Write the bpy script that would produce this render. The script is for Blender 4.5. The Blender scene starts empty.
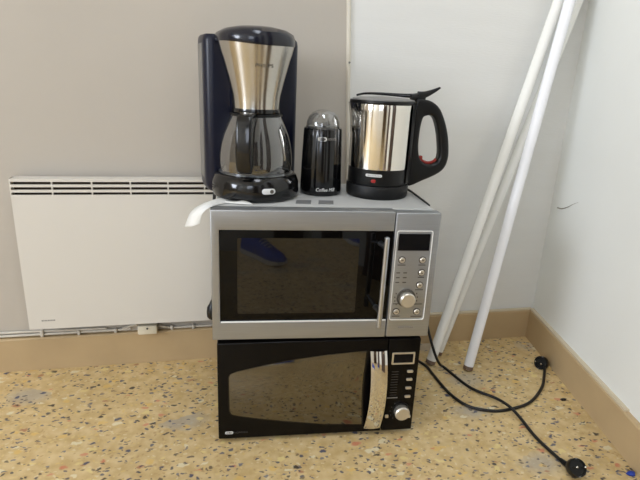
import bpy, bmesh, random
from math import sin, cos, pi, radians, sqrt, atan2, hypot
from mathutils import Vector, Matrix
random.seed(7)
COL = bpy.context.scene.collection

# ------------------------------------------------------------------ materials
def lin(c):
    return tuple((v/12.92 if v <= .04045 else ((v+.055)/1.055)**2.4) for v in (x/255 for x in c)) + (1,)

def mat(name, rgb, rough=.5, metal=0, ior=1.45, bump=None, var=0, coat=0, stretch=(1, 1, 1), nscale=8, trans=0, emit=None):
    m = bpy.data.materials.new(name); m.use_nodes = True
    nt = m.node_tree; b = nt.nodes['Principled BSDF']
    b.inputs['Base Color'].default_value = lin(rgb); b.inputs['Roughness'].default_value = rough
    b.inputs['Metallic'].default_value = metal; b.inputs['IOR'].default_value = ior
    b.inputs['Coat Weight'].default_value = coat; b.inputs['Transmission Weight'].default_value = trans
    tc = nt.nodes.new('ShaderNodeTexCoord'); mp = nt.nodes.new('ShaderNodeMapping')
    mp.inputs['Scale'].default_value = stretch; nt.links.new(tc.outputs['Object'], mp.inputs['Vector'])
    n = nt.nodes.new('ShaderNodeTexNoise'); n.inputs['Scale'].default_value = nscale; n.inputs['Detail'].default_value = 4
    nt.links.new(mp.outputs['Vector'], n.inputs['Vector'])
    if var:
        r = nt.nodes.new('ShaderNodeMapRange'); r.inputs['From Min'].default_value = .3; r.inputs['From Max'].default_value = .7
        r.inputs['To Min'].default_value = 1-var; r.inputs['To Max'].default_value = 1+var*.5
        nt.links.new(n.outputs['Fac'], r.inputs['Value'])
        mx = nt.nodes.new('ShaderNodeMix'); mx.data_type = 'RGBA'; mx.blend_type = 'MULTIPLY'; mx.inputs[0].default_value = 1
        mx.inputs[6].default_value = lin(rgb); nt.links.new(r.outputs['Result'], mx.inputs[7])
        nt.links.new(mx.outputs[2], b.inputs['Base Color'])
    if bump:
        n2 = nt.nodes.new('ShaderNodeTexNoise'); n2.inputs['Scale'].default_value = bump[0]; n2.inputs['Detail'].default_value = 3
        nt.links.new(mp.outputs['Vector'], n2.inputs['Vector'])
        bp = nt.nodes.new('ShaderNodeBump'); bp.inputs['Strength'].default_value = bump[1]; bp.inputs['Distance'].default_value = .002
        nt.links.new(n2.outputs['Fac'], bp.inputs['Height']); nt.links.new(bp.outputs['Normal'], b.inputs['Normal'])
    if emit:
        b.inputs['Emission Color'].default_value = lin(emit[0]); b.inputs['Emission Strength'].default_value = emit[1]
    return m

def streaked(m, rough, amount=.9):
    "vertical smear of reflections on a turned steel wall"
    nt = m.node_tree; b = nt.nodes['Principled BSDF']
    t = nt.nodes.new('ShaderNodeTangent'); t.direction_type = 'RADIAL'; t.axis = 'Z'
    nt.links.new(t.outputs[0], b.inputs['Tangent'])
    b.inputs['Anisotropic'].default_value = amount; b.inputs['Anisotropic Rotation'].default_value = .25
    b.inputs['Roughness'].default_value = rough
    return m

def thin_glass(name, tint, gloss=.12, rough=.03, haze=0, hazecol=(128, 128, 124)):
    m = bpy.data.materials.new(name); m.use_nodes = True; nt = m.node_tree
    nt.nodes.remove(nt.nodes['Principled BSDF']); out = nt.nodes['Material Output']
    t = nt.nodes.new('ShaderNodeBsdfTransparent'); t.inputs['Color'].default_value = lin(tint)
    g = nt.nodes.new('ShaderNodeBsdfGlossy'); g.inputs['Roughness'].default_value = rough
    lw = nt.nodes.new('ShaderNodeLayerWeight'); lw.inputs['Blend'].default_value = .35
    r = nt.nodes.new('ShaderNodeMapRange'); r.inputs['To Min'].default_value = gloss; r.inputs['To Max'].default_value = .75
    nt.links.new(lw.outputs['Facing'], r.inputs['Value'])
    mx = nt.nodes.new('ShaderNodeMixShader'); nt.links.new(r.outputs['Result'], mx.inputs[0])
    last = t.outputs[0]
    if haze:
        d = nt.nodes.new('ShaderNodeBsdfDiffuse'); d.inputs['Color'].default_value = lin(hazecol)
        m2 = nt.nodes.new('ShaderNodeMixShader'); m2.inputs[0].default_value = haze
        nt.links.new(t.outputs[0], m2.inputs[1]); nt.links.new(d.outputs[0], m2.inputs[2]); last = m2.outputs[0]
    nt.links.new(last, mx.inputs[1]); nt.links.new(g.outputs[0], mx.inputs[2])
    nt.links.new(mx.outputs[0], out.inputs['Surface'])
    return m

def floor_material():
    m = bpy.data.materials.new('speckled_floor'); m.use_nodes = True; nt = m.node_tree; L = nt.links
    b = nt.nodes['Principled BSDF']
    tc = nt.nodes.new('ShaderNodeTexCoord')
    nz = nt.nodes.new('ShaderNodeTexNoise'); nz.inputs['Scale'].default_value = 60; nz.inputs['Detail'].default_value = 2
    L.new(tc.outputs['Object'], nz.inputs['Vector'])
    def vec(op, a, bb):
        n = nt.nodes.new('ShaderNodeVectorMath'); n.operation = op
        for i, v in enumerate((a, bb)):
            if isinstance(v, (tuple, list)): n.inputs[i].default_value = v
            else: L.new(v, n.inputs[i])
        return n.outputs[0]
    def mth(op, a, bb):
        n = nt.nodes.new('ShaderNodeMath'); n.operation = op
        for i, v in enumerate((a, bb)):
            if isinstance(v, (int, float)): n.inputs[i].default_value = v
            else: L.new(v, n.inputs[i])
        return n.outputs[0]
    dist = vec('MULTIPLY', vec('SUBTRACT', nz.outputs['Color'], (.5, .5, .5)), (.020, .020, 0))
    pos = vec('ADD', tc.outputs['Object'], dist)
    # mottled base
    n1 = nt.nodes.new('ShaderNodeTexNoise'); n1.inputs['Scale'].default_value = 34; n1.inputs['Detail'].default_value = 4
    L.new(tc.outputs['Object'], n1.inputs['Vector'])
    cr = nt.nodes.new('ShaderNodeValToRGB'); e = cr.color_ramp.elements
    e[0].position = .34; e[0].color = lin((198, 168, 115)); e[1].position = .66; e[1].color = lin((217, 192, 143))
    L.new(n1.outputs['Fac'], cr.inputs['Fac'])
    n3 = nt.nodes.new('ShaderNodeTexNoise'); n3.inputs['Scale'].default_value = 2.2; n3.inputs['Detail'].default_value = 3
    L.new(tc.outputs['Object'], n3.inputs['Vector'])
    col = cr.outputs['Color']
    def layer(col, scale, rot, stretch, thr, rmax, colors, off, soft=.12, strength=1):
        mp = nt.nodes.new('ShaderNodeMapping'); mp.inputs['Rotation'].default_value = (0, 0, rot)
        mp.inputs['Location'].default_value = (off, off*.7, 0); mp.inputs['Scale'].default_value = (scale, scale*stretch, scale)
        L.new(pos, mp.inputs['Vector'])
        v = nt.nodes.new('ShaderNodeTexVoronoi'); v.voronoi_dimensions = '2D'; v.inputs['Scale'].default_value = 1
        L.new(mp.outputs['Vector'], v.inputs['Vector'])
        sp = nt.nodes.new('ShaderNodeSeparateColor'); L.new(v.outputs['Color'], sp.inputs[0])
        on = mth('LESS_THAN', sp.outputs[0], thr)
        rad = mth('MULTIPLY', mth('ADD', sp.outputs[1], .45), rmax/1.45)
        mr = nt.nodes.new('ShaderNodeMapRange'); mr.inputs['From Min'].default_value = -soft; mr.inputs['From Max'].default_value = soft*.3
        L.new(mth('SUBTRACT', rad, v.outputs['Distance']), mr.inputs['Value'])
        fac = mth('MULTIPLY', mth('MULTIPLY', mr.outputs['Result'], on), strength)
        r = nt.nodes.new('ShaderNodeValToRGB'); r.color_ramp.interpolation = 'CONSTANT'
        el = r.color_ramp.elements
        while len(el) < len(colors): el.new(.5)
        for i, c in enumerate(colors): el[i].position = i/len(colors); el[i].color = lin(c)
        L.new(sp.outputs[2], r.inputs['Fac'])
        mx = nt.nodes.new('ShaderNodeMix'); mx.data_type = 'RGBA'
        L.new(fac, mx.inputs[0]); L.new(col, mx.inputs[6]); L.new(r.outputs['Color'], mx.inputs[7])
        return mx.outputs[2]
    col = layer(col, 105, .3, 1.2, .42, .42, [(220, 196, 136), (218, 188, 116), (182, 148, 98), (224, 208, 168)], 3.1, strength=.65)
    col = layer(col, 7, .9, 1.5, .12, .40, [(166, 160, 150), (186, 176, 156)], 1.7, soft=.25, strength=.62)
    col = layer(col, 36, 1.2, 1.6, .13, .42, [(226, 206, 140), (228, 218, 184), (222, 186, 108)], 8.4, strength=.75)
    col = layer(col, 30, .5, 1.8, .06, .28, [(204, 122, 92), (208, 136, 104), (170, 112, 80)], 5.3, strength=.8)
    col = layer(col, 74, 2.1, 1.5, .17, .33, [(66, 62, 66), (96, 84, 70), (60, 66, 92), (120, 104, 80)], 2.2, soft=.12, strength=.85)
    col = layer(col, 62, 2.7, 1.5, .13, .30, [(78, 82, 100), (110, 112, 124), (70, 72, 84)], 9.3, soft=.1, strength=.85)
    col = layer(col, 40, .8, 1.7, .11, .27, [(50, 50, 60), (62, 70, 100), (88, 92, 108), (44, 42, 46)], 6.6, soft=.1, strength=.9)
    # large worn patches
    mr = nt.nodes.new('ShaderNodeMapRange'); mr.inputs['From Min'].default_value = .35; mr.inputs['From Max'].default_value = .65
    mr.inputs['To Min'].default_value = .88; mr.inputs['To Max'].default_value = 1.06
    L.new(n3.outputs['Fac'], mr.inputs['Value'])
    mx = nt.nodes.new('ShaderNodeMix'); mx.data_type = 'RGBA'; mx.blend_type = 'MULTIPLY'; mx.inputs[0].default_value = 1
    L.new(col, mx.inputs[6]); L.new(mr.outputs['Result'], mx.inputs[7])
    L.new(mx.outputs[2], b.inputs['Base Color'])
    b.inputs['Roughness'].default_value = .42; b.inputs['IOR'].default_value = 1.4
    return m

M = dict(
    floor=floor_material(),
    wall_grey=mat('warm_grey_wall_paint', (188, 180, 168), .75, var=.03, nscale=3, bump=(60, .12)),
    wall_white=mat('white_woven_wall_paint', (226, 225, 220), .7, var=.02, nscale=3, bump=(40, .3), stretch=(1, 1, 9)),
    wall_right=mat('white_wall_paint', (234, 235, 230), .65, var=.02, nscale=4, bump=(30, .12)),
    ceiling=mat('ceiling_paint', (236, 235, 230), .8),
    base=mat('tan_baseboard', (188, 163, 124), .55, var=.07, nscale=9),
    base_top=mat('pale_baseboard_lip', (206, 192, 164), .6),
    strip=mat('cream_strip', (220, 213, 197), .5),
    steel=mat('brushed_steel', (170, 172, 174), .42, .85, var=.08, nscale=30, stretch=(.3, 1, 25)),
    steel_v=mat('brushed_steel_upright', (198, 194, 186), .24, 1, var=.08, nscale=26, stretch=(30, 30, .3)),
    mirror_steel=mat('mirror_steel', (226, 224, 220), .05, 1),
    chrome=mat('polished_steel', (232, 228, 220), .045, 1),
    handle_steel=mat('satin_steel_bar', (190, 194, 200), .28, 1),
    sheet=mat('grey_sheet_metal', (180, 180, 177), .45, 0, var=.03, nscale=12),
    glass_border=mat('black_oven_glass', (8, 7, 6), .04, ior=1.28),
    glass_window=mat('dark_oven_window', (21, 19, 16), .03, ior=1.55),
    edge_highlight=mat('painted_edge_highlight', (236, 236, 232), .3),  # pale colour stands in for edge highlights on the silver microwave
    black_plastic=mat('black_plastic', (12, 12, 12), .34, ior=1.4, var=.1),
    black_gloss=mat('glossy_black_plastic', (13, 13, 14), .12, ior=1.5),
    black_matte=mat('matte_black_plastic', (15, 15, 15), .5, ior=1.38),
    fascia=mat('black_fascia_plastic', (12, 10, 9), .22, ior=1.25),
    mirror=mat('dark_mirror_window', (118, 115, 107), .05, 1),
    rim_dark=mat('window_rim', (26, 23, 20), .2),
    display=mat('display_glass', (10, 10, 14), .3, ior=1.25),
    silver_btn=mat('silver_button', (214, 208, 196), .3, .8),
    mark_dark=mat('dark_print', (84, 80, 74), .6),
    mark_grey=mat('grey_print', (140, 136, 130), .6),
    mark_faint=mat('faint_print', (70, 66, 62), .6),
    mark_white=mat('white_print', (226, 226, 224), .5),
    navy=mat('navy_plastic', (12, 16, 36), .34, ior=1.38, var=.06),
    navy_lid=mat('dark_navy_lid', (19, 21, 33), .18, ior=1.5),
    grey_plastic=mat('grey_plastic', (120, 118, 114), .4),
    carafe=thin_glass('carafe_glass', (206, 204, 198), .13, .06, haze=.09, hazecol=(160, 158, 150)),
    dome=thin_glass('clear_plastic_dome', (228, 228, 226), .10, .05, haze=.08, hazecol=(190, 188, 182)),
    smoke=thin_glass('smoky_plastic', (120, 116, 120), .08, .1, haze=.35, hazecol=(90, 86, 92)),
    coffee=mat('hot_plate', (70, 62, 52), .35, .6),
    red=mat('red_plastic', (158, 34, 30), .35, emit=((180, 24, 20), .05)),
    red_dim=mat('red_trim', (150, 44, 36), .4),
    heater=mat('cream_enamel', (218, 213, 203), .45, var=.015, nscale=3),
    slot=mat('dark_slot', (58, 46, 34), .8),
    cable_white=mat('white_cable', (206, 200, 188), .5),
    box=mat('ivory_plastic', (222, 214, 192), .45),
    pipe=mat('white_plastic_pipe', (246, 246, 248), .22),
    pipe_cream=mat('cream_plastic_pipe', (243, 242, 235), .26),
    pipe_end=mat('dirty_pipe_end', (120, 98, 82), .7),
    cord=mat('black_cord', (22, 21, 21), .45),
    metal=mat('plug_pin_metal', (200, 196, 186), .25, 1),
    paper=mat('white_paper', (232, 232, 228), .8, var=.02),
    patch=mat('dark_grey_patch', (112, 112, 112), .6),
    blue=mat('blue_scrap', (40, 62, 150), .6),
    shoe=mat('blue_suede', (40, 70, 170), .75, var=.15, nscale=40),
    sole=mat('white_rubber_sole', (206, 204, 198), .6),
    crack=mat('plaster_crack', (150, 146, 134), .9),
    door=mat('added_door_brown', (62, 44, 32), .5, var=.12, nscale=6, stretch=(6, 6, .6)),
    frame=mat('window_frame_paint', (226, 226, 222), .5),
    pane_glow=mat('added_pane_glow', (225, 235, 250), .2, emit=((222, 234, 255), 2.0)),  # glowing panes of the added, unseen windows
)

streaked(M['chrome'], .11, .96); streaked(M['steel_v'], .24, .92)
# ------------------------------------------------------------------ mesh helpers
def finish(bm, smooth=None):
    bmesh.ops.recalc_face_normals(bm, faces=bm.faces)
    return bm

def link(name, bm, m, parent=None, smooth=40, loc=None):
    finish(bm)
    me = bpy.data.meshes.new(name); bm.to_mesh(me); bm.free()
    if smooth is not None:
        for p in me.polygons: p.use_smooth = True
        me.set_sharp_from_angle(angle=radians(smooth))
    me.materials.append(M[m] if isinstance(m, str) else m)
    o = bpy.data.objects.new(name, me); COL.objects.link(o)
    if parent: o.parent = parent
    if loc: o.location = loc
    return o

def thing(name, label, cat, loc=(0, 0, 0), rz=0, group=None):
    o = bpy.data.objects.new(name, None); COL.objects.link(o); o.location = loc; o.rotation_euler = (0, 0, rz)
    o.empty_display_size = .05
    return tag(o, label, cat, group)
def tag(o, label, cat, group=None):
    o['label'] = label; o['category'] = cat
    if group: o['group'] = group
    return o
def struct(o):
    o['kind'] = 'structure'; return o

def box(x0, x1, y0, y1, z0, z1, bev=0, seg=2, bm=None):
    t = bmesh.new()
    bmesh.ops.create_cube(t, size=1)
    bmesh.ops.scale(t, vec=(x1-x0, y1-y0, z1-z0), verts=t.verts)
    bmesh.ops.translate(t, vec=((x0+x1)/2, (y0+y1)/2, (z0+z1)/2), verts=t.verts)
    if bev: bmesh.ops.bevel(t, geom=list(t.edges), offset=bev, segments=seg, profile=.5, affect='EDGES')
    return merge(bm, t)
def merge(bm, t, mtx=None):
    if mtx is not None: bmesh.ops.transform(t, matrix=mtx, verts=t.verts)
    if bm is None: return t
    me = bpy.data.meshes.new('tmp'); t.to_mesh(me); t.free(); bm.from_mesh(me); bpy.data.meshes.remove(me)
    return bm
def prism_xz(pts, y0, y1, bev=0, seg=2, bm=None):
    "polygon in the x-z plane, extruded along y"
    t = bmesh.new()
    a = [t.verts.new((x, y0, z)) for x, z in pts]; b = [t.verts.new((x, y1, z)) for x, z in pts]
    n = len(pts); f1 = t.faces.new(a); t.faces.new(b[::-1])
    for i in range(n): t.faces.new((a[i], b[i], b[(i+1) % n], a[(i+1) % n]))
    if bev:
        bmesh.ops.recalc_face_normals(t, faces=t.faces)
        front = [e for e in t.edges if all(abs(v.co.y-y0) < 1e-7 for v in e.verts)]
        bmesh.ops.bevel(t, geom=front, offset=bev, segments=seg, profile=.5, affect='EDGES')
    return merge(bm, t)
def rrect(x0, x1, z0, z1, r, n=5):
    out = []
    for cx, cz, a0 in ((x1-r, z1-r, 0), (x0+r, z1-r, 90), (x0+r, z0+r, 180), (x1-r, z0+r, 270)):
        for k in range(n+1):
            a = radians(a0+90*k/n); out.append((cx+r*cos(a), cz+r*sin(a)))
    return out
def ring_xz(outer, inner, y0, y1, bm=None):
    t = bmesh.new(); n = len(outer)
    L = [[t.verts.new((x, y, z)) for x, z in P] for P in (outer, inner) for y in (y0, y1)]
    of, ob, inf, inb = L
    for i in range(n):
        j = (i+1) % n
        t.faces.new((of[i], of[j], inf[j], inf[i])); t.faces.new((ob[i], inb[i], inb[j], ob[j]))
        t.faces.new((of[i], ob[i], ob[j], of[j])); t.faces.new((inf[i], inf[j], inb[j], inb[i]))
    return merge(bm, t)
def lathe(prof, n=56, a0=0, a1=2*pi, bm=None, close=False):
    "profile of (r, z); full turn unless a0..a1"
    t = bmesh.new(); full = abs(a1-a0-2*pi) < 1e-6
    cnt = n if full else n+1
    rings = []
    for r, z in prof:
        if r < 1e-6: rings.append([t.verts.new((0, 0, z))]); continue
        rings.append([t.verts.new((r*cos(a0+(a1-a0)*k/n), r*sin(a0+(a1-a0)*k/n), z)) for k in range(cnt)])
    for A, B in zip(rings, rings[1:]):
        for k in range(n):
            k2 = (k+1) % cnt
            if len(A) == 1 and len(B) == 1: continue
            if len(A) == 1: t.faces.new((A[0], B[k], B[k2]))
            elif len(B) == 1: t.faces.new((A[k], A[k2], B[0]))
            else: t.faces.new((A[k], A[k2], B[k2], B[k]))
    if not full and close:
        for s in (0, -1):
            t.faces.new([R[s] for R in rings])
    return merge(bm, t)
def smooth_path(pts, sub=8):
    P = [Vector(p) for p in pts]; out = []
    for i in range(len(P)-1):
        p0 = P[max(i-1, 0)]; p1 = P[i]; p2 = P[i+1]; p3 = P[min(i+2, len(P)-1)]
        for k in range(sub):
            t = k/sub
            out.append(.5*((2*p1)+(p2-p0)*t+(2*p0-5*p1+4*p2-p3)*t*t+(3*p1-p0-3*p2+p3)*t**3))
    out.append(P[-1]); return out
def tube(pts, r, n=10, sub=8, bm=None, cap=True):
    P = smooth_path(pts, sub) if sub > 1 else [Vector(p) for p in pts]
    t = bmesh.new(); rings = []; up = None
    for i, p in enumerate(P):
        d = (P[min(i+1, len(P)-1)]-P[max(i-1, 0)]).normalized()
        if up is None: up = d.orthogonal().normalized()
        up = (up-d*up.dot(d)).normalized(); s = d.cross(up)
        rr = r(i/(len(P)-1)) if callable(r) else r
        rings.append([t.verts.new(p+(up*cos(2*pi*k/n)+s*sin(2*pi*k/n))*rr) for k in range(n)])
    for A, B in zip(rings, rings[1:]):
        for k in range(n): t.faces.new((A[k], A[(k+1) % n], B[(k+1) % n], B[k]))
    if cap: t.faces.new(rings[0][::-1]); t.faces.new(rings[-1])
    return merge(bm, t)
def cyl(p0, p1, r, n=24, bev=0, bm=None):
    p0 = Vector(p0); p1 = Vector(p1); h = (p1-p0).length
    b = min(bev, h/2.1, r/2.1)
    prof = [(0, 0), (r-b, 0), (r, b), (r, h-b), (r-b, h), (0, h)] if b else [(0, 0), (r, 0), (r, h), (0, h)]
    t = lathe(prof, n)
    q = Vector((0, 0, 1)).rotation_difference((p1-p0).normalized())
    return merge(bm, t, Matrix.Translation(p0) @ q.to_matrix().to_4x4())
def text_mesh(s, size, depth=.0004, shear=0, width=None, spacing=1):
    c = bpy.data.curves.new('txt', 'FONT'); c.body = s; c.size = size; c.extrude = depth; c.shear = shear
    c.align_x = 'CENTER'; c.align_y = 'CENTER'; c.resolution_u = 3; c.space_character = spacing
    o = bpy.data.objects.new('txt', c); COL.objects.link(o)
    bpy.context.view_layer.update()
    me = bpy.data.meshes.new_from_object(o.evaluated_get(bpy.context.evaluated_depsgraph_get()))
    t = bmesh.new(); t.from_mesh(me)
    bpy.data.objects.remove(o); bpy.data.curves.remove(c); bpy.data.meshes.remove(me)
    bmesh.ops.triangulate(t, faces=t.faces)
    if width:
        w = max(v.co.x for v in t.verts)-min(v.co.x for v in t.verts)
        for v in t.verts: v.co.x *= width/w
    for v in t.verts: v.co = Vector((v.co.x, -v.co.z, v.co.y))     # faces -y
    return t
def wrap(t, R, az, z):
    "bend a front-facing mesh around the z axis at radius R(z); az measured from -y towards +x"
    for v in t.verts:
        zz = v.co.z+z; r = (R(zz) if callable(R) else R)-v.co.y
        a = az+v.co.x/(R(zz) if callable(R) else R)
        v.co = Vector((r*sin(a), -r*cos(a), zz))
    return t
def shift(t, x, y, z):
    bmesh.ops.translate(t, vec=(x, y, z), verts=t.verts); return t
def rot(t, rx=0, ry=0, rz=0):
    m = Matrix.Rotation(rz, 4, 'Z') @ Matrix.Rotation(ry, 4, 'Y') @ Matrix.Rotation(rx, 4, 'X')
    bmesh.ops.transform(t, matrix=m, verts=t.verts); return t
def interp(tab):
    tab = sorted(tab)
    def f(z):
        if z <= tab[0][0]: return tab[0][1]
        for (a, ra), (b, rb) in zip(tab, tab[1:]):
            if z <= b: return ra+(rb-ra)*(z-a)/(b-a)
        return tab[-1][1]
    return f

# ------------------------------------------------------------------ the room
WA = .2019                                   # the right wall leans in towards the viewer by this angle
WN = Vector((-cos(WA), sin(WA), 0))*1        # its normal, into the room (approx. -x)
WD = Vector((-sin(WA), -cos(WA), 0))         # along the right wall, towards the viewer
XL, YF, ZC = -5.6, -3.7, 2.65
def quad(pts):
    t = bmesh.new(); t.faces.new([t.verts.new(p) for p in pts]); return t
def slab(pts, n, d):
    "thin slab from a quad, thickness d along n"
    t = bmesh.new(); a = [t.verts.new(p) for p in pts]; b = [t.verts.new(Vector(p)+Vector(n)*d) for p in pts]
    t.faces.new(a); t.faces.new(b[::-1])
    for i in range(4): t.faces.new((a[i], b[i], b[(i+1) % 4], a[(i+1) % 4]))
    return t
struct(link('floor', slab([(XL, YF, 0), (.3, YF, 0), (.3, .15, 0), (XL, .15, 0)], (0, 0, -1), .1), 'floor', smooth=None))
struct(link('ceiling', slab([(XL, YF, ZC), (.3, YF, ZC), (.3, .15, ZC), (XL, .15, ZC)], (0, 0, 1), .1), 'ceiling', smooth=None))
# the back wall: a grey stretch and a white stretch meeting behind the crooked strip
def sx_at(z): return -.7009+(-.7237+.6993)/(1.0392-.5844)*(z-.5844)
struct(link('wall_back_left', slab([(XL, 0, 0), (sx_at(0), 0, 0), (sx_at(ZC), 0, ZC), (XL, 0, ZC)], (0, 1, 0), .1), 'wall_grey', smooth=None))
T0 = .0006
struct(link('wall_back_right', slab([(sx_at(0), 0, 0), (-T0, 0, 0), (-T0, 0, ZC), (sx_at(ZC), 0, ZC)], (0, 1, 0), .1), 'wall_white', smooth=None))
# right wall with its rounded inner corner
half = (pi/2-WA)/2; rad = T0*__import__('math').tan(half)
pa = Vector((-T0, 0, 0)); pb = WD*T0; cen = pa+Vector((0, -rad, 0))
arc = []
a_s = pi/2; a_e = -WA          # tangent normals: back wall +y, right wall towards +x
for k in range(11):
    a = a_s+(a_e-a_s)*k/10
    arc.append(cen+Vector((cos(a), sin(a), 0))*rad)
line = arc+[WD*(4.1)]
t = bmesh.new(); lo = [t.verts.new((p.x, p.y, 0)) for p in line]; hi = [t.verts.new((p.x, p.y, ZC)) for p in line]
for i in range(len(line)-1): t.faces.new((lo[i], lo[i+1], hi[i+1], hi[i]))
wr = struct(link('wall_right', t, 'wall_right', smooth=60))
def on_right(s, z, out=0): return WD*s+WN*out+Vector((0, 0, z))
crk = bmesh.new()
pts = [(.046, .4756), (.0738, .4795), (.1087, .4935), (.135, .508), (.165, .522)]
tube([on_right(s, z, .0004) for s, z in pts], lambda u: .0023*(1-u)+.0002, n=6, bm=crk)
link('plaster_crack', crk, 'crack', wr)
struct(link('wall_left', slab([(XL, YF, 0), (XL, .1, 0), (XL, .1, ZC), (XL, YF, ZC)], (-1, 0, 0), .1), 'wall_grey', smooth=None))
struct(link('wall_front', slab([(XL, YF, 0), (.3, YF, 0), (.3, YF, ZC), (XL, YF, ZC)], (0, -1, 0), .1), 'wall_white', smooth=None))
# baseboards
HB, TB = .1018, .015
def board(name, p, q, nrm, m):
    p = Vector(p); q = Vector(q); n = Vector(nrm)
    t = bmesh.new()
    prof = [(0.0, 0), (TB, 0), (TB, HB-.004), (TB-.003, HB), (0, HB)]
    A = [t.verts.new(p+n*o+Vector((0, 0, z))) for o, z in prof]; B = [t.verts.new(q+n*o+Vector((0, 0, z))) for o, z in prof]
    t.faces.new(A[::-1]); t.faces.new(B)
    for i in range(5): t.faces.new((A[i], B[i], B[(i+1) % 5], A[(i+1) % 5]))
    return struct(link(name, t, m, smooth=30))
bb = board('baseboard_back', (XL, 0, 0), (-.002, 0, 0), (0, -1, 0), 'base')
br = board('baseboard_right', WD*.018, WD*3.9, WN, 'base')
lb = box(sx_at(0)+.1, -.01, -.0135, -.0005, HB, HB+.005, .001)
link('baseboard_lip', lb, 'base_top', bb)
lr = bmesh.new()
a = on_right(.012, HB, 0)
for s0, s1 in ((.012, .585),):
    P = [on_right(s0, HB, .0), on_right(s1, HB, .0), on_right(s1, HB, .0135), on_right(s0, HB, .0135)]
    merge(lr, slab(P, (0, 0, 1), .005))
link('baseboard_lip', lr, 'base_top', br)
# cream strip covering the seam between the two wall paints
t = bmesh.new()
W2, D2 = .0062, .008
for z in (.1068, 2.6):
    for x, y in ((-W2, -.0002), (-W2*.8, -D2*.7), (-W2*.4, -D2), (W2*.4, -D2), (W2*.8, -D2*.7), (W2, -.0002)):
        t.verts.new((sx_at(z)+x, y, z))
t.verts.ensure_lookup_table(); V = t.verts
for i in range(5): t.faces.new((V[i], V[i+1], V[7+i], V[6+i]))
t.faces.new([V[i] for i in range(6)]); t.faces.new([V[i] for i in range(6, 12)])
tr = struct(link('trim_1', t, 'strip'))
zn = .882
link('nail', cyl((sx_at(zn)+.001, -.0075, zn), (sx_at(zn)+.001, -.0105, zn), .0028, 12, .0008), 'grey_plastic', tr)
# behind the camera: unseen windows and brown doors, added for the kettle to reflect
def window(name, x0, x1, z0, z1, y):
    f = bmesh.new()
    for a, b, c, d in ((x0, x1, z0, z0+.06), (x0, x1, z1-.06, z1), (x0, x0+.06, z0, z1), (x1-.06, x1, z0, z1), ((x0+x1)/2-.03, (x0+x1)/2+.03, z0, z1)):
        box(a, b, y, y+.06, c, d, .004, bm=f)
    o = struct(link(name, f, 'frame'))
    link('pane', box(x0+.05, x1-.05, y+.012, y+.02, z0+.05, z1-.05), 'pane_glow', o)
window('added_window_1', -2.75, -1.75, .9, 2.25, YF)
window('added_window_2', -.95, -.75, 1.2, 2.25, YF)
d = struct(link('added_door_1', box(-1.6, -.95, YF, YF+.04, .0, 2.1, .004), 'door'))
link('door_handle', tube([(-1.13, YF+.04, 1.02), (-1.13, YF+.085, 1.02), (-1.25, YF+.09, 1.02)], .009), 'metal', d)

dr = bmesh.new()
P = [on_right(2.15, 0, 0), on_right(2.95, 0, 0), on_right(2.95, 2.05, 0), on_right(2.15, 2.05, 0)]
merge(dr, slab(P, WN, .03))
d2 = struct(link('added_door_2', dr, 'door', smooth=None))  # unseen door added to put a dark streak in the kettle steel
link('door_handle', tube([on_right(2.25, 1.02, .03), on_right(2.25, 1.02, .08), on_right(2.37, 1.02, .085)], .009), 'metal', d2)

dr = bmesh.new()
P = [on_right(1.15, 0, 0), on_right(1.55, 0, 0), on_right(1.55, 2.05, 0), on_right(1.15, 2.05, 0)]
merge(dr, slab(P, WN, .03))
d3 = struct(link('added_door_3', dr, 'door', smooth=None))  # another added door, out of view, darkening the kettle's right side
link('door_handle', tube([on_right(1.22, 1.02, .03), on_right(1.22, 1.02, .08), on_right(1.34, 1.02, .085)], .009), 'metal', d3)

# ------------------------------------------------------------------ panel heater
HX, HY, HZ0, HZ1 = -1.5867, -.055, .1490, .5660
HW = .572
h = thing('panel_heater', 'wide cream electric panel heater with three rows of dark slots mounted on the grey wall', 'heater', (HX, 0, HZ0))
HH = HZ1-HZ0
t = bmesh.new()
# front shell built from bars so the slots are real openings
rows = [(HH-.0148, HH-.0076), (HH-.0285, HH-.0213), (HH-.0416, HH-.0349)]
Y0, Y1 = HY, HY+.006
edges = [0]+[v for r in reversed(rows) for v in r]+[HH]
for k in range(0, len(edges), 2): box(0, HW, Y0, Y1, edges[k], edges[k+1], bm=t)
for k in range(7):
    w = .0026 if k in (0, 6) else .0032
    xx = 0 if k == 0 else (HW-w if k == 6 else .0973+.0945*(k-1)-w/2)
    for a, b in rows: box(xx, xx+w, Y0, Y1, a, b, bm=t)
bmesh.ops.remove_doubles(t, verts=t.verts, dist=1e-6)
link('front_panel', t, 'heater', h, smooth=None)
t = bmesh.new()
box(0, .003, Y1, -.018, 0, HH, bm=t); box(HW-.003, HW, Y1, -.018, 0, HH, bm=t); box(0, HW, Y1, -.018, HH-.003, HH, bm=t)
box(0, HW, -.02, -.017, 0, HH, bm=t)
link('casing', t, 'heater', h, smooth=None)
link('slot_backing', box(.004, HW-.004, Y1+.012, Y1+.014, HH-.050, HH-.004), 'slot', h, smooth=None)
for x in (.1, HW-.1): link('wall_bracket', box(x-.015, x+.015, -.0175, 0, .06, HH-.06, .001), 'grey_plastic', h)
t = bmesh.new(); x = .0330
for k in range(9):                                      # unreadable maker's print, worn to grey ticks
    w = [.0030, .0026, .0024, .0028, .0026, .0028, .0024, .0030, .0026][k]
    box(x, x+w, HY-.0004, HY+.0004, .0232, .0270, bm=t); x += w+.0012
link('worn_print', t, 'mark_grey', h, smooth=None)

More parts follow.
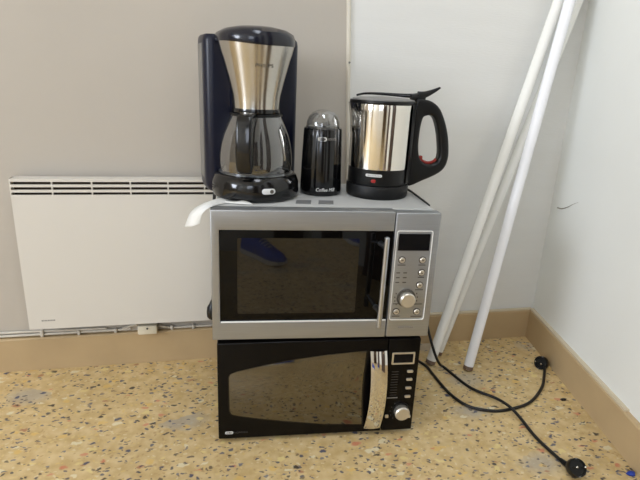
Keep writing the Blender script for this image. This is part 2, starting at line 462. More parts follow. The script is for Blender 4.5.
# cable runs under the heater, with clips, and the junction box
c = thing('wall_cable', 'pale twin cable clipped along the wall just above the tan baseboard', 'cable', (-1.7, 0, .1018))
t = bmesh.new()
tube([(-.4, -.006, .006), (.3, -.006, .008), (.345, -.006, .012), (.37, -.010, .021), (.385, -.012, .0245)], .0038, bm=t)
link('cable_run', t, 'cable_white', c)
t = bmesh.new()
tube([(-.4, -.0055, .0165), (0, -.0055, .017), (.128, -.0055, .0165), (.2, -.0055, .0155), (.3, -.0055, .015)], .0034, bm=t)
link('cable_run', t, 'cable_white', c)
t = bmesh.new()
tube([(.445, -.012, .018), (.46, -.010, .012), (.49, -.006, .0062), (.6, -.006, .006), (.9, -.006, .006), (1.0, -.006, .006)], .0038, bm=t)
link('cable_run', t, 'cable_white', c)
for x in (.225, .325, .483, .545):
    k = box(x-.004, x+.004, -.0135, -.0008, .0005, .014, .0025)
    link('clip', k, 'cable_white', c)
t = box(.128-.005, .128+.005, -.013, -.0008, .0005, .022, .003); link('clip', t, 'cable_white', c)
j = thing('junction_box', 'small ivory junction box on the wall under the heater', 'junction box', (-1.284, 0, .1023))
link('box_cover', box(-.027, .027, -.034, 0, .0, .028, .004), 'box', j)
link('screw', cyl((0, -.0335, .020), (0, -.0352, .020), .003, 12), 'mark_dark', j)

# ------------------------------------------------------------------ black microwave (on the floor)
bmw = thing('microwave_oven', 'black microwave with mirrored trapezoid window standing on the floor under the silver one', 'microwave', (-1.0904, -.4074, 0), -.0728)
BZ0, BZ1, BW = .0104, .2657, .474
link('cabinet', box(.005, BW-.005, .03, .300, BZ0+.001, BZ1, .003), 'black_plastic', bmw)
for x in (.05, BW-.05):
    for y in (.06, .265): link('foot', cyl((x, y, 0), (x, y, BZ0+.002), .014, 20, .002), 'black_matte', bmw)
bd = link('door', box(0, .3945, 0, .032, BZ0-.0005, BZ1-.001, .0028, 3), 'fascia', bmw)
top = [(.0255, .178), (.0295, .1868), (.043, .1925), (.105, .2065), (.175, .219), (.25, .2285), (.3435, .2362)]
right = [(.3415, .19), (.3400, .13), (.3425, .075), (.3455, .0325)]
bot = [(.25, .039), (.17, .051), (.10, .0625), (.045, .0735), (.031, .0785), (.0262, .088)]
wpoly = top+right+bot
def inset(P, d):
    cx = sum(p[0] for p in P)/len(P); cz = sum(p[1] for p in P)/len(P)
    return [(x+(cx-x)*d/hypot(x-cx, z-cz), z+(cz-z)*d/hypot(x-cx, z-cz)) for x, z in P]
link('window', prism_xz(wpoly, -.0012, .004, .0006), 'mirror', bd)
link('window_rim', ring_xz(inset(wpoly, -.0022), wpoly, -.0016, .004), 'rim_dark', bd)
# bowed chrome strip handle
t = bmesh.new(); N = 24; RW = []
for k in range(N+1):
    u = k/N; z = .0225+u*(.2365-.0225)
    bow = 4*u*(1-u)
    y = -.004-.018*bow
    xl = .3520-.0030*(1-bow)*0+.0035*bow-.0015*(1-u); xr = .3915+.0030*bow
    ring = []
    for s in range(7):
        q = s/6; xx = xl+(xr-xl)*q
        ring.append(t.verts.new((xx, y-.0035*(1-(2*q-1)**2), z)))
    for q in (1, .5, 0): ring.append(t.verts.new((xl+(xr-xl)*q, y+.0065, z)))
    RW.append(ring)
for A, B in zip(RW, RW[1:]):
    for s in range(10): t.faces.new((A[s], A[(s+1) % 10], B[(s+1) % 10], B[s]))
t.faces.new(RW[0][::-1]); t.faces.new(RW[-1])
for z in (.035, .225): box(.362, .384, -.008, .004, z-.008, z+.008, bm=t)
link('handle', t, 'mirror_steel', bd)
t = text_mesh('OBH', .0062, .0003, width=.0135)
pl = link('badge_plate', prism_xz(rrect(.0155, .0345, .0238, .0308, .0034), -.0008, .004), 'mark_white', bd)
link('badge_letters', shift(t, .025, -.0011, .0273), 'mark_dark', bd, smooth=None)
link('badge_letters', shift(text_mesh('NORDICA', .0066, .0003, width=.033), .0525, -.0006, .0273), 'mark_faint', bd, smooth=None)
bp = link('control_panel', box(.3965, BW, 0, .032, BZ0-.0005, BZ1-.001, .0028, 3), 'fascia', bmw)
link('display', box(.411, .458, -.0012, .004, .2015, .2245), 'display', bp)
link('display_frame', ring_xz(rrect(.4062, .4622, .1972, .2288, .002), rrect(.4105, .4585, .2012, .2248, .001), -.002, .004), 'silver_btn', bp)
for z in (.1771, .155, .1313, .1073): link('button', prism_xz(rrect(.4470, .4620, z-.0034, z+.0034, .0030), -.003, .004, .0008), 'silver_btn', bp)
t = bmesh.new()
for r in range(10): box(.4095, .4265, -.0004, .003, .176-r*.0072, .1772-r*.0072, bm=t)
link('menu_print', t, 'mark_faint', bp, smooth=None)
link('worn_print', box(.4030, .4300, -.0005, .003, .1030, .1056), 'mark_grey', bp, smooth=None)
kn = link('dial', cyl((.4425, .002, .0655), (.4425, -.016, .0655), .0185, 36, .003), 'silver_btn', bp)
link('pointer', box(.4545, .4635, -.0145, -.001, .054, .061, .002), 'silver_btn', kn)
link('dial_collar', lathe([(.0192, 0), (.0235, 0), (.0235, .002), (.0192, .002)]), 'black_matte', bp).matrix_local = Matrix.Translation((.4425, .0005, .0655)) @ Matrix.Rotation(pi/2, 4, 'X')
link('start_button', prism_xz(rrect(.4025, .4110, .0485, .0570, .002), -.003, .004, .0008), 'silver_btn', bp)
t = bmesh.new()
for a in range(5):
    an = radians(130+a*24); cx, cz = .4425+.0275*cos(an), .0655+.0275*sin(an)
    box(cx-.0012, cx+.0012, -.0004, .003, cz-.0012, cz+.0012, bm=t)
link('dial_marks', t, 'mark_faint', bp, smooth=None)

# ------------------------------------------------------------------ silver microwave (on the black one)
SB = .2657
smw = thing('microwave_oven', 'silver microwave with dark glass door and upright bar handle stacked on the black one', 'microwave', (-1.0992, -.4019, SB), -.0887)
SZ0, SZ1, SW = .0055, .3051, .4963
link('cabinet', box(.006, SW-.008, .03, .300, SZ0+.001, SZ1, .0025), 'sheet', smw)
for x in (.05, SW-.05):
    for y in (.06, .265): link('foot', cyl((x, y, 0), (x, y, SZ0+.002), .013, 20, .002), 'black_matte', smw)
DX = .3928
frame = [(0, SZ0), (DX, SZ0), (DX, .0480), (.0175, .0480), (.0175, .2618), (DX, .2618), (DX, SZ1), (0, SZ1)]
sd = link('door', prism_xz(frame, 0, .034, .0022, 3), 'steel', smw)
link('door_glass', box(.0172, DX-.0005, .0035, .02, .0478, .2620, .001), 'glass_border', sd)
link('window', prism_xz(rrect(.055, .3185, .0680, .2440, .004), .0030, .01), 'glass_window', sd)
link('glass_edge_highlight', box(.0182, DX-.001, -.0002, .006, .0474, .0500, .0006), 'edge_highlight', sd)  # pale strip painting the highlight on the glass's lower bevel
hd = link('handle', cyl((.3672, -.035, .048), (.3690, -.035, .2590), .0056, 20, .0015), 'handle_steel', sd)
for z in (.0815, .2330):
    link('handle_post', tube([(.3655, .004, z), (.3665, -.015, z+.001), (.368, -.034, z+.003)], lambda u: .0065-.0025*u, n=14, sub=4), 'handle_steel', hd)
sp = link('control_panel', box(DX+.0022, SW, .0005, .034, SZ0, SZ1-.0022, .0025, 3), 'steel', smw)
ro = rrect(.3995, .4815, .0485, .2640, .005); ri = rrect(.4012, .4796, .0508, .2622, .0038)
link('panel_rim', ring_xz(ro, ri, -.0010, .004), 'edge_highlight', sp, smooth=None)  # rim of the inset panel, its highlight put into the colour
link('display', prism_xz(rrect(.4045, .4755, .2180, .2565, .001), -.0012, .004), 'display', sp)
for x, z in ((.4163, .1958), (.4634, .1958), (.4642, .1659), (.4628, .1356), (.414, .0703), (.4626, .0697)):
    bt = link('button', cyl((x, .002, z), (x, -.004, z), .0064, 24, .0012), 'silver_btn', sp)
    link('button_ring', lathe([(.0066, 0), (.0084, 0), (.0084, .0012), (.0066, .0012)], 24), 'mark_dark', bt).matrix_local = Matrix.Translation((x, .0005, z)) @ Matrix.Rotation(pi/2, 4, 'X')
    link('button_symbol', box(x-.0026, x+.0026, -.0044, -.003, z-.0008, z+.0008), 'mark_dark', bt, smooth=None)
kn = link('dial', cyl((.4345, .002, .1035), (.4345, -.018, .1035), .0178, 40, .0025), 'silver_btn', sp)
link('dial_ring', lathe([(.0182, 0), (.0222, 0), (.0215, .003), (.0182, .003)], 40), 'mark_dark', sp).matrix_local = Matrix.Translation((.4345, .0005, .1035)) @ Matrix.Rotation(pi/2, 4, 'X')
for i in range(3):
    for x in (.4105, .4265): link('menu_mark', box(x-.0042, x+.0042, -.0003, .003, .1640-i*.0115, .1662-i*.0115), 'mark_dark', sp, smooth=None)
for x, z, w in ((.4163, .1838, .009), (.4634, .1838, .008), (.4642, .1540, .007), (.4628, .1238, .009), (.414, .0585, .009), (.4626, .0575, .013), (.413, .0895, .008), (.4635, .0885, .010)):
    link('button_print', box(x-w, x+w, -.0003, .003, z-.0009, z+.0009), 'mark_dark', sp, smooth=None)
for a in (-35, -15, 5, 25, 155, 175, 195, 215):
    an = radians(a); cx, cz = .4345+.0265*cos(an), .1035+.0265*sin(an)
    link('dial_mark', box(cx-.0011, cx+.0011, -.0003, .003, cz-.0016, cz+.0016), 'mark_dark', sp, smooth=None)
t = bmesh.new(); x = .422
for k in range(9): box(x, x+.0030, -.0001, .003, .0280, .0312, bm=t); x += .0041
link('worn_print', t, 'mark_grey', sp, smooth=None)
# two dark grey patches on the top near the grinder
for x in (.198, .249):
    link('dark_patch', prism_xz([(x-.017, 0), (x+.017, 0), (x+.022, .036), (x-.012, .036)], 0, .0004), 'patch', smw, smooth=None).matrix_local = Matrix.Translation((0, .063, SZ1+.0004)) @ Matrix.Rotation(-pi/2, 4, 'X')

TOP = SB+SZ1
# ------------------------------------------------------------------ coffee maker
PHI = radians(10)
cm = thing('coffee_maker', 'tall navy and steel drip coffee maker with glass jug, left on the silver microwave', 'coffee maker', (-.9925, -.257, TOP), PHI)
# water tank column
def superbox(x0, x1, y0, y1, r):
    return [(x, y) for x, y in rrect(x0, x1, y0, y1, r, 6)]
t = bmesh.new(); L0 = []
for z, s in ((0, .90), (.004, .955), (.014, .985), (.03, 1), (.335, 1.0), (.345, .985), (.349, .95)):
    L0.append([t.verts.new((x*s, .092+(y-.092)*s, z)) for x, y in superbox(-.1055, .1155, .040, .142, .022)])
for A, B in zip(L0, L0[1:]):
    for k in range(len(A)): t.faces.new((A[k], A[(k+1) % len(A)], B[(k+1) % len(B)], B[k]))
t.faces.new(L0[0][::-1]); t.faces.new(L0[-1])
link('water_tank', t, 'navy', cm)
link('tank_window', box(-.1070, -.1040, .066, .116, .03, .33, .001), 'grey_plastic', cm)
# base with the hot plate
link('base', lathe([(0, 0), (.088, 0), (.097, .004), (.1005, .014), (.0995, .036), (.094, .050), (.086, .0555), (.079, .055), (.077, .043), (0, .043)], 64), 'black_gloss', cm)
t = box(-.085, .085, .03, .10, .002, .05, .01, 3); link('plate_rim', lathe([(.0785, .0550), (.0800, .0568), (.0835, .0572), (.0855, .0560)], 64), 'handle_steel', cm)
link('base_neck', t, 'black_gloss', cm)
link('hot_plate', lathe([(0, .0445), (.068, .0445), (.070, .0430), (.070, .042), (0, .042)], 48), 'coffee', cm)
t = prism_xz(rrect(-.0150, .0150, -.0062, .0062, .0060), -.0018, .003, .0008)
bmesh.ops.subdivide_edges(t, edges=[e for e in t.edges if e.calc_length() > .01], cuts=6)
s1 = link('switch', wrap(t, .1003, .02, .0275), 'mark_white', cm)
link('rocker', wrap(prism_xz(rrect(.0025, .0105, -.0042, .0042, .004), -.0030, .003), .1003, .02, .0275), 'mark_dark', s1)
# filter cone
cone = [(.1966, .0515), (.21, .0525), (.225, .0545), (.2573, .0622), (.28, .0682), (.2974, .0728), (.3150, .0785), (.335, .0830)]
cf = interp(cone)
prof = [(0, .1966)]+[(r, z) for z, r in cone]+[(0, .335)]
link('filter_holder', lathe(prof, 72), 'steel_v', cm)
link('filter_collar', lathe([(0, .186), (.053, .186), (.0545, .190), (.0530, .1968), (0, .1968)], 56), 'black_gloss', cm)
t = text_mesh('PHILIPS', .0098, .0003, width=.039)
link('maker_name', wrap(t, lambda z: cf(z)+.0006, radians(-1), .2865), 'mark_dark', cm, smooth=None)
t = bmesh.new(); R = []
for r, z, sag in ((.0828, .326, 1), (.0838, .329, 1), (.0836, .342, .5), (.080, .352, 0), (.066, .3600, 0), (.042, .3650, 0), (.0, .3665, 0)):
    if r == 0: R.append([t.verts.new((0, .03, z))]); continue
    ring = []
    for k in range(64):
        a = 2*pi*k/64; x, y = r*cos(a), r*sin(a)
        if y > 0: y = y*1.55; x = x*(1+.12*min(1, y/.09))
        ring.append(t.verts.new((x, y, z+sag*(.007*min(1, abs(x)/.08)**1.5*(1 if x < 0 else .3)))))
    R.append(ring)
for A, B in zip(R, R[1:]):
    for k in range(64):
        if len(B) == 1: t.faces.new((A[k], A[(k+1) % 64], B[0]))
        else: t.faces.new((A[k], A[(k+1) % 64], B[(k+1) % 64], B[k]))
t.faces.new(R[0][::-1])
link('lid', t, 'navy_lid', cm)
link('spine', box(-.05, .05, .03, .06, .19, .33, .006), 'navy', cm)
# jug
jug = link('jug', lathe([(.0, .0455), (.066, .0455), (.0765, .050), (.0815, .060), (.0832, .076), (.0828, .095), (.0795, .118), (.0740, .140), (.0655, .162), (.0575, .180), (.0555, .1865)], 72), 'carafe', cm)
link('jug_lid', lathe([(0, .1825), (.0540, .1825), (.0550, .1835), (.0550, .1860), (0, .1860)], 56), 'black_plastic', jug)
link('jug_band', lathe([(.0560, .1825), (.0590, .1815), (.0585, .1860), (.0560, .1865)], 56), 'black_plastic', jug)
hp = [(.050, .190), (.090, .192), (.108, .187), (.117, .174), (.1190, .115), (.1180, .082), (.113, .070), (.104, .066), (.099, .074), (.0985, .110), (.0960, .154), (.088, .168), (.055, .175)]
t = prism_xz(hp, -.0165, .0165)
bmesh.ops.bevel(t, geom=[e for e in t.edges if abs(e.verts[0].co.y-e.verts[1].co.y) < 1e-6], offset=.005, segments=3, profile=.5, affect='EDGES')
HA = radians(-108)-PHI
link('jug_handle', rot(t, rz=HA), 'black_gloss', jug)

# ------------------------------------------------------------------ coffee grinder
cg = thing('coffee_grinder', 'small black coffee grinder with clear dome lid, between coffee maker and kettle', 'coffee grinder', (-.8325, -.238, TOP), radians(-3))
R0, R1, GH = .0505, .0455, .1560
t = bmesh.new(); rings = []
for z, r in ((0, .046), (.003, .0495), (.01, R0), (.08, R0-.0022), (GH-.003, R1), (GH, R1-.0016)):
    ring = []
    for k in range(72):
        a = 2*pi*k/72; az = (a+pi/2+pi) % (2*pi)-pi
        rr = r
        for c0 in (-.52, .62): rr -= .0022*max(0, 1-abs(az-c0)/.10)            # two shallow upright grooves
        ring.append(t.verts.new((rr*cos(a), rr*sin(a), z)))
    rings.append(ring)
for A, B in zip(rings, rings[1:]):
    for k in range(72): t.faces.new((A[k], A[(k+1) % 72], B[(k+1) % 72], B[k]))
t.faces.new(rings[0][::-1])
inner = [t.verts.new((v.co.x*.90, v.co.y*.90, GH)) for v in rings[-1]]
low = [t.verts.new((v.co.x*.88, v.co.y*.88, GH-.02)) for v in rings[-1]]
for A, B in ((rings[-1], inner), (inner, low)):
    for k in range(72): t.faces.new((A[k], A[(k+1) % 72], B[(k+1) % 72], B[k]))
t.faces.new(low)
link('body', t, 'black_gloss', cg, smooth=50)
link('grinding_cup', lathe([(0, 0.1377), (.030, 0.1377), (.033, 0.1517), (.035, 0.1597), (.0335, 0.1597), (.031, 0.1517)], 40), 'handle_steel', cg)
link('blade_hub', lathe([(0, 0.1377), (.006, 0.1377), (.006, 0.1597), (.018, 0.1627), (.015, 0.1687), (.006, 0.1717), (0, 0.1717)], 24), 'grey_plastic', cg)
dm = [(.0400, 0.1472), (.0405, 0.1577), (.0390, 0.1697), (.0345, 0.1817), (.026, 0.1907), (.014, 0.1962), (0, 0.1977)]
link('dome_lid', lathe(dm, 48), 'dome', cg)
t = prism_xz(rrect(-.0195, .0195, -.0085, .0075, .002), -.0008, .003)
bmesh.ops.subdivide_edges(t, edges=[e for e in t.edges if e.calc_length() > .01], cuts=6)
link('press_tab', wrap(t, .0457, radians(6), .1500), 'smoke', cg)
gr = lambda z: R0+(R1-R0)*z/GH
t = prism_xz(rrect(-.0105, .0105, -.0045, .0045, .0042), -.0006, .002)
pb_ = link('badge_plate', wrap(t, gr, radians(-10), .1338), 'mark_white', cg)
link('badge_letters', wrap(shift(text_mesh('OBH', .0078, .0002, width=.015), 0, -.0010, 0), gr, radians(-10), .1338), 'mark_dark', cg, smooth=None)
link('badge_letters', wrap(shift(text_mesh('NORDICA', .0078, .0002, width=.022), .0230, -.0007, 0), gr, radians(-10), .1338), 'mark_grey', cg, smooth=None)
link('name_print', wrap(shift(text_mesh('Coffee Mill', .0118, .0003, shear=.25, width=.046), 0, -.0007, 0), lambda z: gr(z)+.0002, radians(3.5), .0160), 'mark_white', cg, smooth=None)
link('power_cord', tube([(.046, .020, .024), (.053, .034, .032), (.059, .050, .036), (.062, .075, .03), (.064, .092, .0035)], .0024), 'cord', cg)

# ------------------------------------------------------------------ kettle
kt = thing('electric_kettle', 'polished steel electric kettle with black base and looped black handle, right of the grinder', 'kettle', (-.6945, -.2570, TOP), radians(-4))
KS = .965
kt.scale = (KS, KS, 1)
link('power_base', lathe([(0, 0), (.0745, 0), (.0775, .003), (.0785, .012), (.0785, .026), (.0765, .031), (0, .031)], 64), 'black_matte', kt)
link('lower_body', lathe([(0, .0325), (.0745, .0325), (.0758, .036), (.0755, .0695), (.074, .0705), (0, .0705)], 64), 'black_plastic', kt)
st = [(.070, .0750), (.075, .0756), (.20, .0764), (.2155, .0768), (.2175, .0760)]
t = lathe([(r, z) for z, r in st], 96)
for v in t.verts:                                        # pour spout drawn out on the side opposite the handle
    k = max(0, (v.co.z-.150)/.067)
    a = atan2(v.co.y, v.co.x); d_ = abs((a-pi+pi) % (2*pi)-pi)
link('steel_body', t, 'chrome', kt)
t = bmesh.new(); RR = []
for z, o in ((.150, .0), (.175, .0025), (.200, .0065), (.2175, .0095)):
    RR.append([t.verts.new(((-(.0762+.0006+o*(1-abs(k-6)/6)**1))*cos(radians((k-6)*4.2)), (.0762+.0006+o*(1-abs(k-6)/6))*sin(radians((k-6)*4.2)), z)) for k in range(13)])
for A, B in zip(RR, RR[1:]):
    for k in range(12): t.faces.new((A[k], A[k+1], B[k+1], B[k]))
link('spout', t, 'chrome', kt)
t = bmesh.new()
rim = lathe([(.0, .2165), (.0770, .2165), (.0780, .2190), (.0780, .2225), (.0770, .2245), (.0755, .2248), (0, .2248)], 72)
for v in rim.verts:
    if v.co.x < -.05: v.co.x -= (abs(v.co.x)-.05)*.18*max(0, 1-abs(v.co.y)/.045)
link('lid_rim', rim, 'black_plastic', kt)
link('lid', lathe([(.0757, .2246), (.0752, .2272), (.060, .2300), (.02, .2325), (0, .2328)], 64), 'grey_plastic', kt)  # grey colour paints the wall's reflection on a dark lid
# thin raised black arm across the back of the lid, running into the thumb lever
t = bmesh.new()
tube([(-.058, .040, .2325), (-.036, .051, .2365), (.0, .050, .2375), (.045, .034, .2365), (.075, .012, .2365), (.10, .004, .2395)], lambda u: .0026+.0042*u**2, n=10, bm=t)
tube([(.088, .004, .2375), (.105, .003, .2410), (.124, .002, .2490), (.141, .001, .2580)], lambda u: .0085*(1-u)+.0022, n=12, bm=t)
tube([(.070, .004, .2300), (.088, .004, .2320), (.104, .003, .2300)], .0105, n=12, bm=t)
link('thumb_lever', t, 'black_plastic', kt)
# handle with its opening
outer = [(.080, .2275), (.0950, .2300), (.1180, .2265), (.1400, .2120), (.1560, .1860), (.1680, .1550), (.1755, .1200), (.1770, .0930), (.1700, .0700), (.1520, .0540), (.1150, .0370), (.0760, .0235), (.0700, .06), (.0700, .10), (.0700, .15), (.0730, .20)]
innr = [(.1010, .1880), (.1080, .1925), (.1190, .1940), (.1290, .1885), (.1370, .1740), (.1450, .1500), (.1510, .1200), (.1530, .1010), (.1500, .0870), (.1420, .0800), (.1270, .0770), (.1110, .0830), (.1010, .0950), (.0960, .1200), (.0955, .1450), (.0970, .1700)]
def round_loop(P, sub=4):
    n = len(P); Q = [Vector((x, z, 0)) for x, z in P]; out = []
    for i in range(n):
        p0, p1, p2, p3 = Q[i-1], Q[i], Q[(i+1) % n], Q[(i+2) % n]
        for k in range(sub):
            u = k/sub
            v = .5*((2*p1)+(p2-p0)*u+(2*p0-5*p1+4*p2-p3)*u*u+(3*p1-p0-3*p2+p3)*u**3); out.append((v.x, v.y))
    return out
t = ring_xz(round_loop(outer), round_loop(innr), -.0165, .0165)
bmesh.ops.recalc_face_normals(t, faces=t.faces)
bmesh.ops.bevel(t, geom=[e for e in t.edges if abs(e.verts[0].co.y-e.verts[1].co.y) < 1e-6 and len(e.link_faces) == 2 and e.calc_face_angle() > 1.0], offset=.007, segments=3, profile=.5, affect='EDGES')
link('handle', t, 'black_plastic', kt, smooth=55)
t = lathe([(.0768, .034), (.0790, .036), (.0800, .21), (.0790, .2165), (.0770, .217)], 20, radians(-42), radians(42))
link('handle_mount', t, 'black_plastic', kt)
t = bmesh.new()
tube([(.104, 0, .0915), (.112, 0, .0845), (.1270, 0, .0795), (.1420, 0, .0825), (.1490, 0, .0890)], .0040, n=8, bm=t)
box(.101, .112, -.006, .006, .085, .097, .002, bm=t)
link('red_trim', t, 'red_dim', kt)
lamp = prism_xz(rrect(-.0058, .0058, -.0038, .0038, .0036), -.0016, .003, .0008)
link('indicator_lamp', wrap(lamp, .0757, radians(-22), .0445), 'red', kt)
t = prism_xz(rrect(-.0200, .0200, -.0032, .0032, .003), -.0006, .002)
bmesh.ops.subdivide_edges(t, edges=[e for e in t.edges if e.calc_length() > .01], cuts=8)
link('badge_plate', wrap(t, .0757, radians(-22), .0575), 'mark_white', kt)
link('badge_letters', wrap(shift(text_mesh('OBH NORDICA', .0052, .0002, width=.034), 0, -.0009, 0), .0757, radians(-22), .0575), 'mark_grey', kt, smooth=None)
link('power_cord', tube([(.060, .052, .004), (.078, .050, .0065), (.090, .022, .0075), (.0965, -.03, .0040), (.0965, -.09, .0035), (.0985, -.125, .0012)], lambda u: .0036-.0018*u, n=8), 'cord', kt)

# ------------------------------------------------------------------ paper under the coffee maker
def sheet(name, label, rows, group=None):
    t = bmesh.new(); G = []
    for row in rows: G.append([t.verts.new(p) for p in smooth_path(row, 5)])
    for A, B in zip(G, G[1:]):
        for k in range(len(A)-1): t.faces.new((A[k], A[k+1], B[k+1], B[k]))
    o = link(name, t, 'paper', None, smooth=80)
    s = o.modifiers.new('thick', 'SOLIDIFY'); s.thickness = .0005; s.offset = 0
    return tag(o, label, 'paper')
Z = TOP+.0008
sheet('paper_sheet', 'white paper sheet curling down over the left top edge of the silver microwave',
      [[(-1.050, -.286, Z), (-1.0738, -.3040, Z+.0012), (-1.0960, -.3290, Z+.0015), (-1.1213, -.352, TOP-.003), (-1.1400, -.358, TOP-.018), (-1.1525, -.360, TOP-.048)],
       [(-1.053, -.318, Z), (-1.0765, -.335, Z+.0012), (-1.0985, -.360, Z+.0015), (-1.1170, -.376, TOP-.004), (-1.1290, -.378, TOP-.018), (-1.1370, -.378, TOP-.042)],
       [(-1.056, -.340, Z), (-1.0790, -.362, Z+.0010), (-1.0985, -.388, Z+.0010), (-1.1090, -.394, TOP-.004), (-1.1160, -.394, TOP-.014), (-1.1200, -.392, TOP-.032)]])
sheet('paper_slip', 'small white paper slip poking out under the front of the coffee maker', [
      [(-1.062, -.330, Z+.0012), (-1.045, -.343, Z+.003), (-1.028, -.350, Z+.006), (-1.014, -.352, Z+.003)],
      [(-1.066, -.345, Z+.0012), (-1.047, -.356, Z+.0012), (-1.027, -.362, Z+.0010), (-1.008, -.365, Z+.0008)]])

# ------------------------------------------------------------------ pipes leaning in the corner
def pipe(foot, top, r, m, label):
    f = Vector(foot); tt = Vector(top); d = (tt-f)
    base = thing('plastic_pipe', label, 'pipe', (f.x, f.y, 0), 0, 'pipes leaning in the corner')
    dn = d.normalized()
    lift = r*sqrt(1-dn.z**2)
    p0 = Vector((0, 0, lift)); p1 = tt-Vector((f.x, f.y, 0))
    q = p0+dn*.012
    link('pipe_tube', tube([q, p1], r, n=24, sub=1), m, base, smooth=50)
    link('pipe_end', cyl(p0, q, r*.98, 24, .001), 'pipe_end', base)
def ext(foot, via, k):
    f = Vector(foot); return f+(Vector(via)-f)*k
pipe((-.4360, -.1440, 0), ext((-.4360, -.1440, 0), (-.1265, -.040, 1.0765), 1.225), .0150, 'pipe_cream', 'cream pipe nearest the microwaves, leftmost of the three leaning in the corner')
pipe((-.3880, -.0930, 0), ext((-.3880, -.0930, 0), (-.0600, -.034, 1.0815), 1.11), .0138, 'pipe_cream', 'thin cream pipe behind the other two, middle one at floor level')
pipe((-.3317, -.1901, 0), ext((-.3317, -.1901, 0), (-.1205, -.0800, 1.0705), 1.455), .0148, 'pipe', 'bright white pipe standing farthest right, its dirty foot out on the floor')

# ------------------------------------------------------------------ cords and plugs on the floor
def plug_parts(parent, pos, yaw, pitch, name='plug'):
    "schuko plug; local +x is the pin direction, -x the cord"
    Mx = Matrix.Translation(pos) @ Matrix.Rotation(yaw, 4, 'Z') @ Matrix.Rotation(pitch, 4, 'Y')
    t = lathe([(0, .003), (.0165, .003), (.0168, 0), (.0195, 0), (.0205, .002), (.0205, .016), (.0185, .021), (.016, .026), (.0, .028)], 36)
    t = merge(None, t, Matrix.Rotation(pi/2, 4, 'Y') @ Matrix.Rotation(pi, 4, 'X') @ Matrix.Translation((0, 0, -.0)))
    for v in t.verts: v.co.x = v.co.x
    bmesh.ops.transform(t, matrix=Mx, verts=t.verts)
    b = link(name, t, 'black_plastic', parent)
    for s in (-1, 1):
        p = cyl((-.004, s*.0095, 0), (.0165, s*.0095, 0), .0024, 12, .001); bmesh.ops.transform(p, matrix=Mx, verts=p.verts)
        link('pin', p, 'metal', b)
        e = box(-.012, .0002, -.0022, .0022, s*.0192-.0012, s*.0192+.0012); bmesh.ops.transform(e, matrix=Mx, verts=e.verts)
        link('earth_clip', e, 'grey_plastic', b)
    return Mx
# cord from the black microwave, ending by the right wall
ca = thing('power_cord', 'black power cord looping right, its plug standing by the right baseboard', 'power cord', (-.30, -.30, 0), 0, 'black power cords on the floor')
o = Vector((-.30, -.30, 0))
PA = Vector((-.0985, -.2130, .0195))
Mx = plug_parts(ca, PA-o, radians(205), radians(-20))
rc = .0042
path = [(-.60, -.075, .05), (-.54, -.085, .010), (-.482, -.110, rc), (-.4565, -.155, rc), (-.4535, -.205, rc), (-.4475, -.300, rc), (-.4230, -.3660, rc), (-.3710, -.3960, rc), (-.3142, -.3977, rc), (-.2396, -.3769, rc), (-.1596, -.3153, rc), (-.108, -.2520, .006), (-.0925, -.2290, .012), (-.0800, -.2165, .018)]
link('cord', tube([Vector(p)-o for p in path], rc, n=10), 'cord', ca)
# cord from the silver microwave, hanging down and ending at the front
cb = thing('power_cord', 'black power cord hanging from the silver microwave, its plug lying toward the viewer', 'power cord', (-.34, -.45, 0), 0, 'black power cords on the floor')
o = Vector((-.34, -.45, 0))
PB = Vector((-.3000, -.6470, .0270))
plug_parts(cb, PB-o, radians(-100), radians(-45))
path = [(-.62, -.120, .33), (-.53, -.122, .265), (-.472, -.125, .205), (-.4597, -.14, .138), (-.4460, -.17, .073), (-.4250, -.180, .025), (-.4010, -.1800, .0050), (-.3745, -.2835, rc), (-.3312, -.3494, .0085), (-.3185, -.3970, .0140), (-.3110, -.440, .0080), (-.3126, -.509, rc), (-.3065, -.5780, .0050), (-.3020, -.6080, .0060), (-.2980, -.6245, .0075)]
link('cord', tube([Vector(p)-o for p in path], rc, n=10), 'cord', cb)
t = tube([Vector(p)-o for p in [(-.3040, -.596, .0060), (-.3010, -.6125, .0068), (-.2970, -.6275, .0100)]], lambda u: .0050+.0035*u, n=12)
link('strain_relief', t, 'black_plastic', cb)
# plug and cord hanging between the microwave and the heater
cc = thing('power_cord', 'black cord and plug hanging behind the left edge of the silver microwave', 'power cord', (-1.096, -.13, 0))
o = Vector((-1.096, -.13, 0))
link('cord', tube([Vector(p)-o for p in [(-1.04, -.107, .577), (-1.072, -.108, .573), (-1.086, -.115, .54), (-1.088, -.12, .40), (-1.092, -.128, .30), (-1.096, -.13, .245)]], .0042, n=10), 'cord', cc)
link('plug', lathe([(0, .192), (.012, .192), (.0165, .198), (.0175, .212), (.016, .226), (.010, .236), (.006, .246), (0, .25)], 28), 'black_plastic', cc)
# small litter on the floor
t = bmesh.new(); bmesh.ops.create_icosphere(t, subdivisions=2, radius=1)
for v in t.verts: v.co = Vector((v.co.x*.0095*(1+.25*random.uniform(-1, 1)), v.co.y*.005*(1+.25*random.uniform(-1, 1)), max(-.6, v.co.z)*.0035+.0021))
cr_ = link('dark_crumb', t, 'black_matte', loc=(-.1330, -.3770, 0)); tag(cr_, 'small dark crumb lying on the floor near the right baseboard', 'crumb')
t = bmesh.new(); bmesh.ops.create_icosphere(t, subdivisions=2, radius=1)
for v in t.verts: v.co = Vector((v.co.x*.011*(1+.3*random.uniform(-1, 1)), v.co.y*.008*(1+.3*random.uniform(-1, 1)), max(-.6, v.co.z)*.005+.003))
pos_blue = Vector((-.1650, -.6600, 0))
sc_ = link('blue_scrap', t, 'blue', loc=pos_blue); tag(sc_, 'little blue scrap on the floor against the right baseboard', 'scrap')

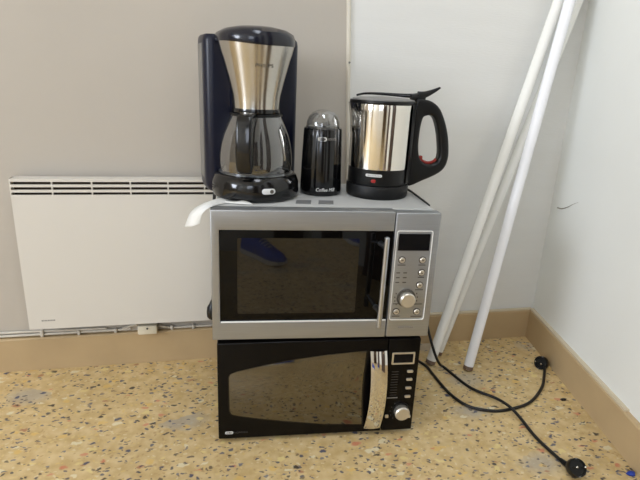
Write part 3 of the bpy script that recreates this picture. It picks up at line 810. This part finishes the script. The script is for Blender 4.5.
# ------------------------------------------------------------------ sneakers (seen reflected in the oven door)
def sneaker(loc, rz, label):
    s = thing('sneaker', label, 'shoe', loc, rz, 'blue sneakers')
    # outline along +x (heel 0 -> toe .29)
    ol = [(0, .030), (.02, .036), (.08, .035), (.14, .038), (.20, .046), (.245, .043), (.275, .030), (.29, 0)]
    full = ol+[(x, -y) for x, y in ol[::-1][1:]]
    sole = bmesh.new(); A = []
    for z, k in ((0, .97), (.006, 1.02), (.024, 1.02), (.028, .98)):
        A.append([sole.verts.new((.145+(x-.145)*k, y*k, z+.008*max(0, (x-.22)/.07)*(1 if z < .01 else 0))) for x, y in full])
    for P, Q in zip(A, A[1:]):
        for k in range(len(P)): sole.faces.new((P[k], P[(k+1) % len(P)], Q[(k+1) % len(Q)], Q[k]))
    sole.faces.new(A[0][::-1]); sole.faces.new(A[-1])
    link('sole', sole, 'sole', s)
    up = bmesh.new(); B = []
    hz = interp([(0, .105), (.06, .098), (.10, .105), (.13, .098), (.19, .068), (.25, .052), (.29, .036)])
    for q, k in ((0, 1.0), (.35, 1.0), (.7, .86), (.92, .55), (1, .30)):
        B.append([up.verts.new((.145+(x-.145)*(1-.05*q), y*k, .026+(hz(x)-.026)*q)) for x, y in full])
    for P, Q in zip(B, B[1:]):
        for k in range(len(P)): up.faces.new((P[k], P[(k+1) % len(P)], Q[(k+1) % len(Q)], Q[k]))
    up.faces.new(B[-1])
    u = link('upper', up, 'shoe', s, smooth=70)
    lc = bmesh.new()
    for k in range(4):
        x = .135+.016*k
        tube([(x, -.022, hz(x)-.008), (x+.004, 0, hz(x)+.003), (x, .022, hz(x)-.008)], .0028, n=8, bm=lc)
    link('laces', lc, 'sole', s)
sneaker((-1.177, -1.794, 0), radians(46), 'blue sneaker with white sole, reflected at the left of the oven door')
sneaker((-.678, -2.170, 0), radians(68), 'blue sneaker reflected at the top right of the oven door')

# ------------------------------------------------------------------ light, camera, look
def area(name, loc, target, sx, sy, power, col=(1, 1, 1)):
    l = bpy.data.lights.new(name, 'AREA'); l.shape = 'RECTANGLE'; l.size = sx; l.size_y = sy; l.energy = power; l.color = col
    o = bpy.data.objects.new(name, l); COL.objects.link(o); o.location = loc
    o.rotation_euler = (Vector(target)-Vector(loc)).to_track_quat('-Z', 'Y').to_euler()
    return o
area('front_fill_light', (-2.25, YF+.10, 1.58), (-1.9, 0, .9), .9, 1.25, 11, (.90, .97, 1.09))  # fill lamp for the back wall, set at an added window
area('ceiling_light', (-.95, -.95, ZC-.03), (-.95, -.95, 0), .35, 1.3, 12, (.91, .97, 1.08))
area('added_side_light', (XL+.10, -2.35, 1.7), (0, -.9, 1.0), 1.6, 1.5, 160, (.90, .97, 1.09))  # unseen lamp added to brighten the right wall, no window built here
w = bpy.data.worlds.new('world'); bpy.context.scene.world = w; w.use_nodes = True
w.node_tree.nodes['Background'].inputs[0].default_value = (.8, .9, 1, 1); w.node_tree.nodes['Background'].inputs[1].default_value = .6

cd = bpy.data.cameras.new('camera'); cam = bpy.data.objects.new('camera', cd); COL.objects.link(cam)
cd.sensor_fit = 'HORIZONTAL'; cd.sensor_width = 36; cd.lens = 512.5176/640*36; cd.clip_start = .02
ya, pt, ro = .222, -.3062, .0456
fw = Vector((sin(ya)*cos(pt), cos(ya)*cos(pt), sin(pt))); r0 = Vector((cos(ya), -sin(ya), 0)); u0 = r0.cross(fw)
Rv = r0*cos(ro)+u0*sin(ro); Uv = -r0*sin(ro)+u0*cos(ro)
mw = Matrix((Rv, Uv, -fw)).transposed().to_4x4(); mw.translation = Vector((-1.1002, -1.4455, .8387))
cam.matrix_world = mw
sc = bpy.context.scene; sc.camera = cam
sc.view_settings.view_transform = 'Standard'; sc.view_settings.look = 'None'; sc.view_settings.exposure = 0
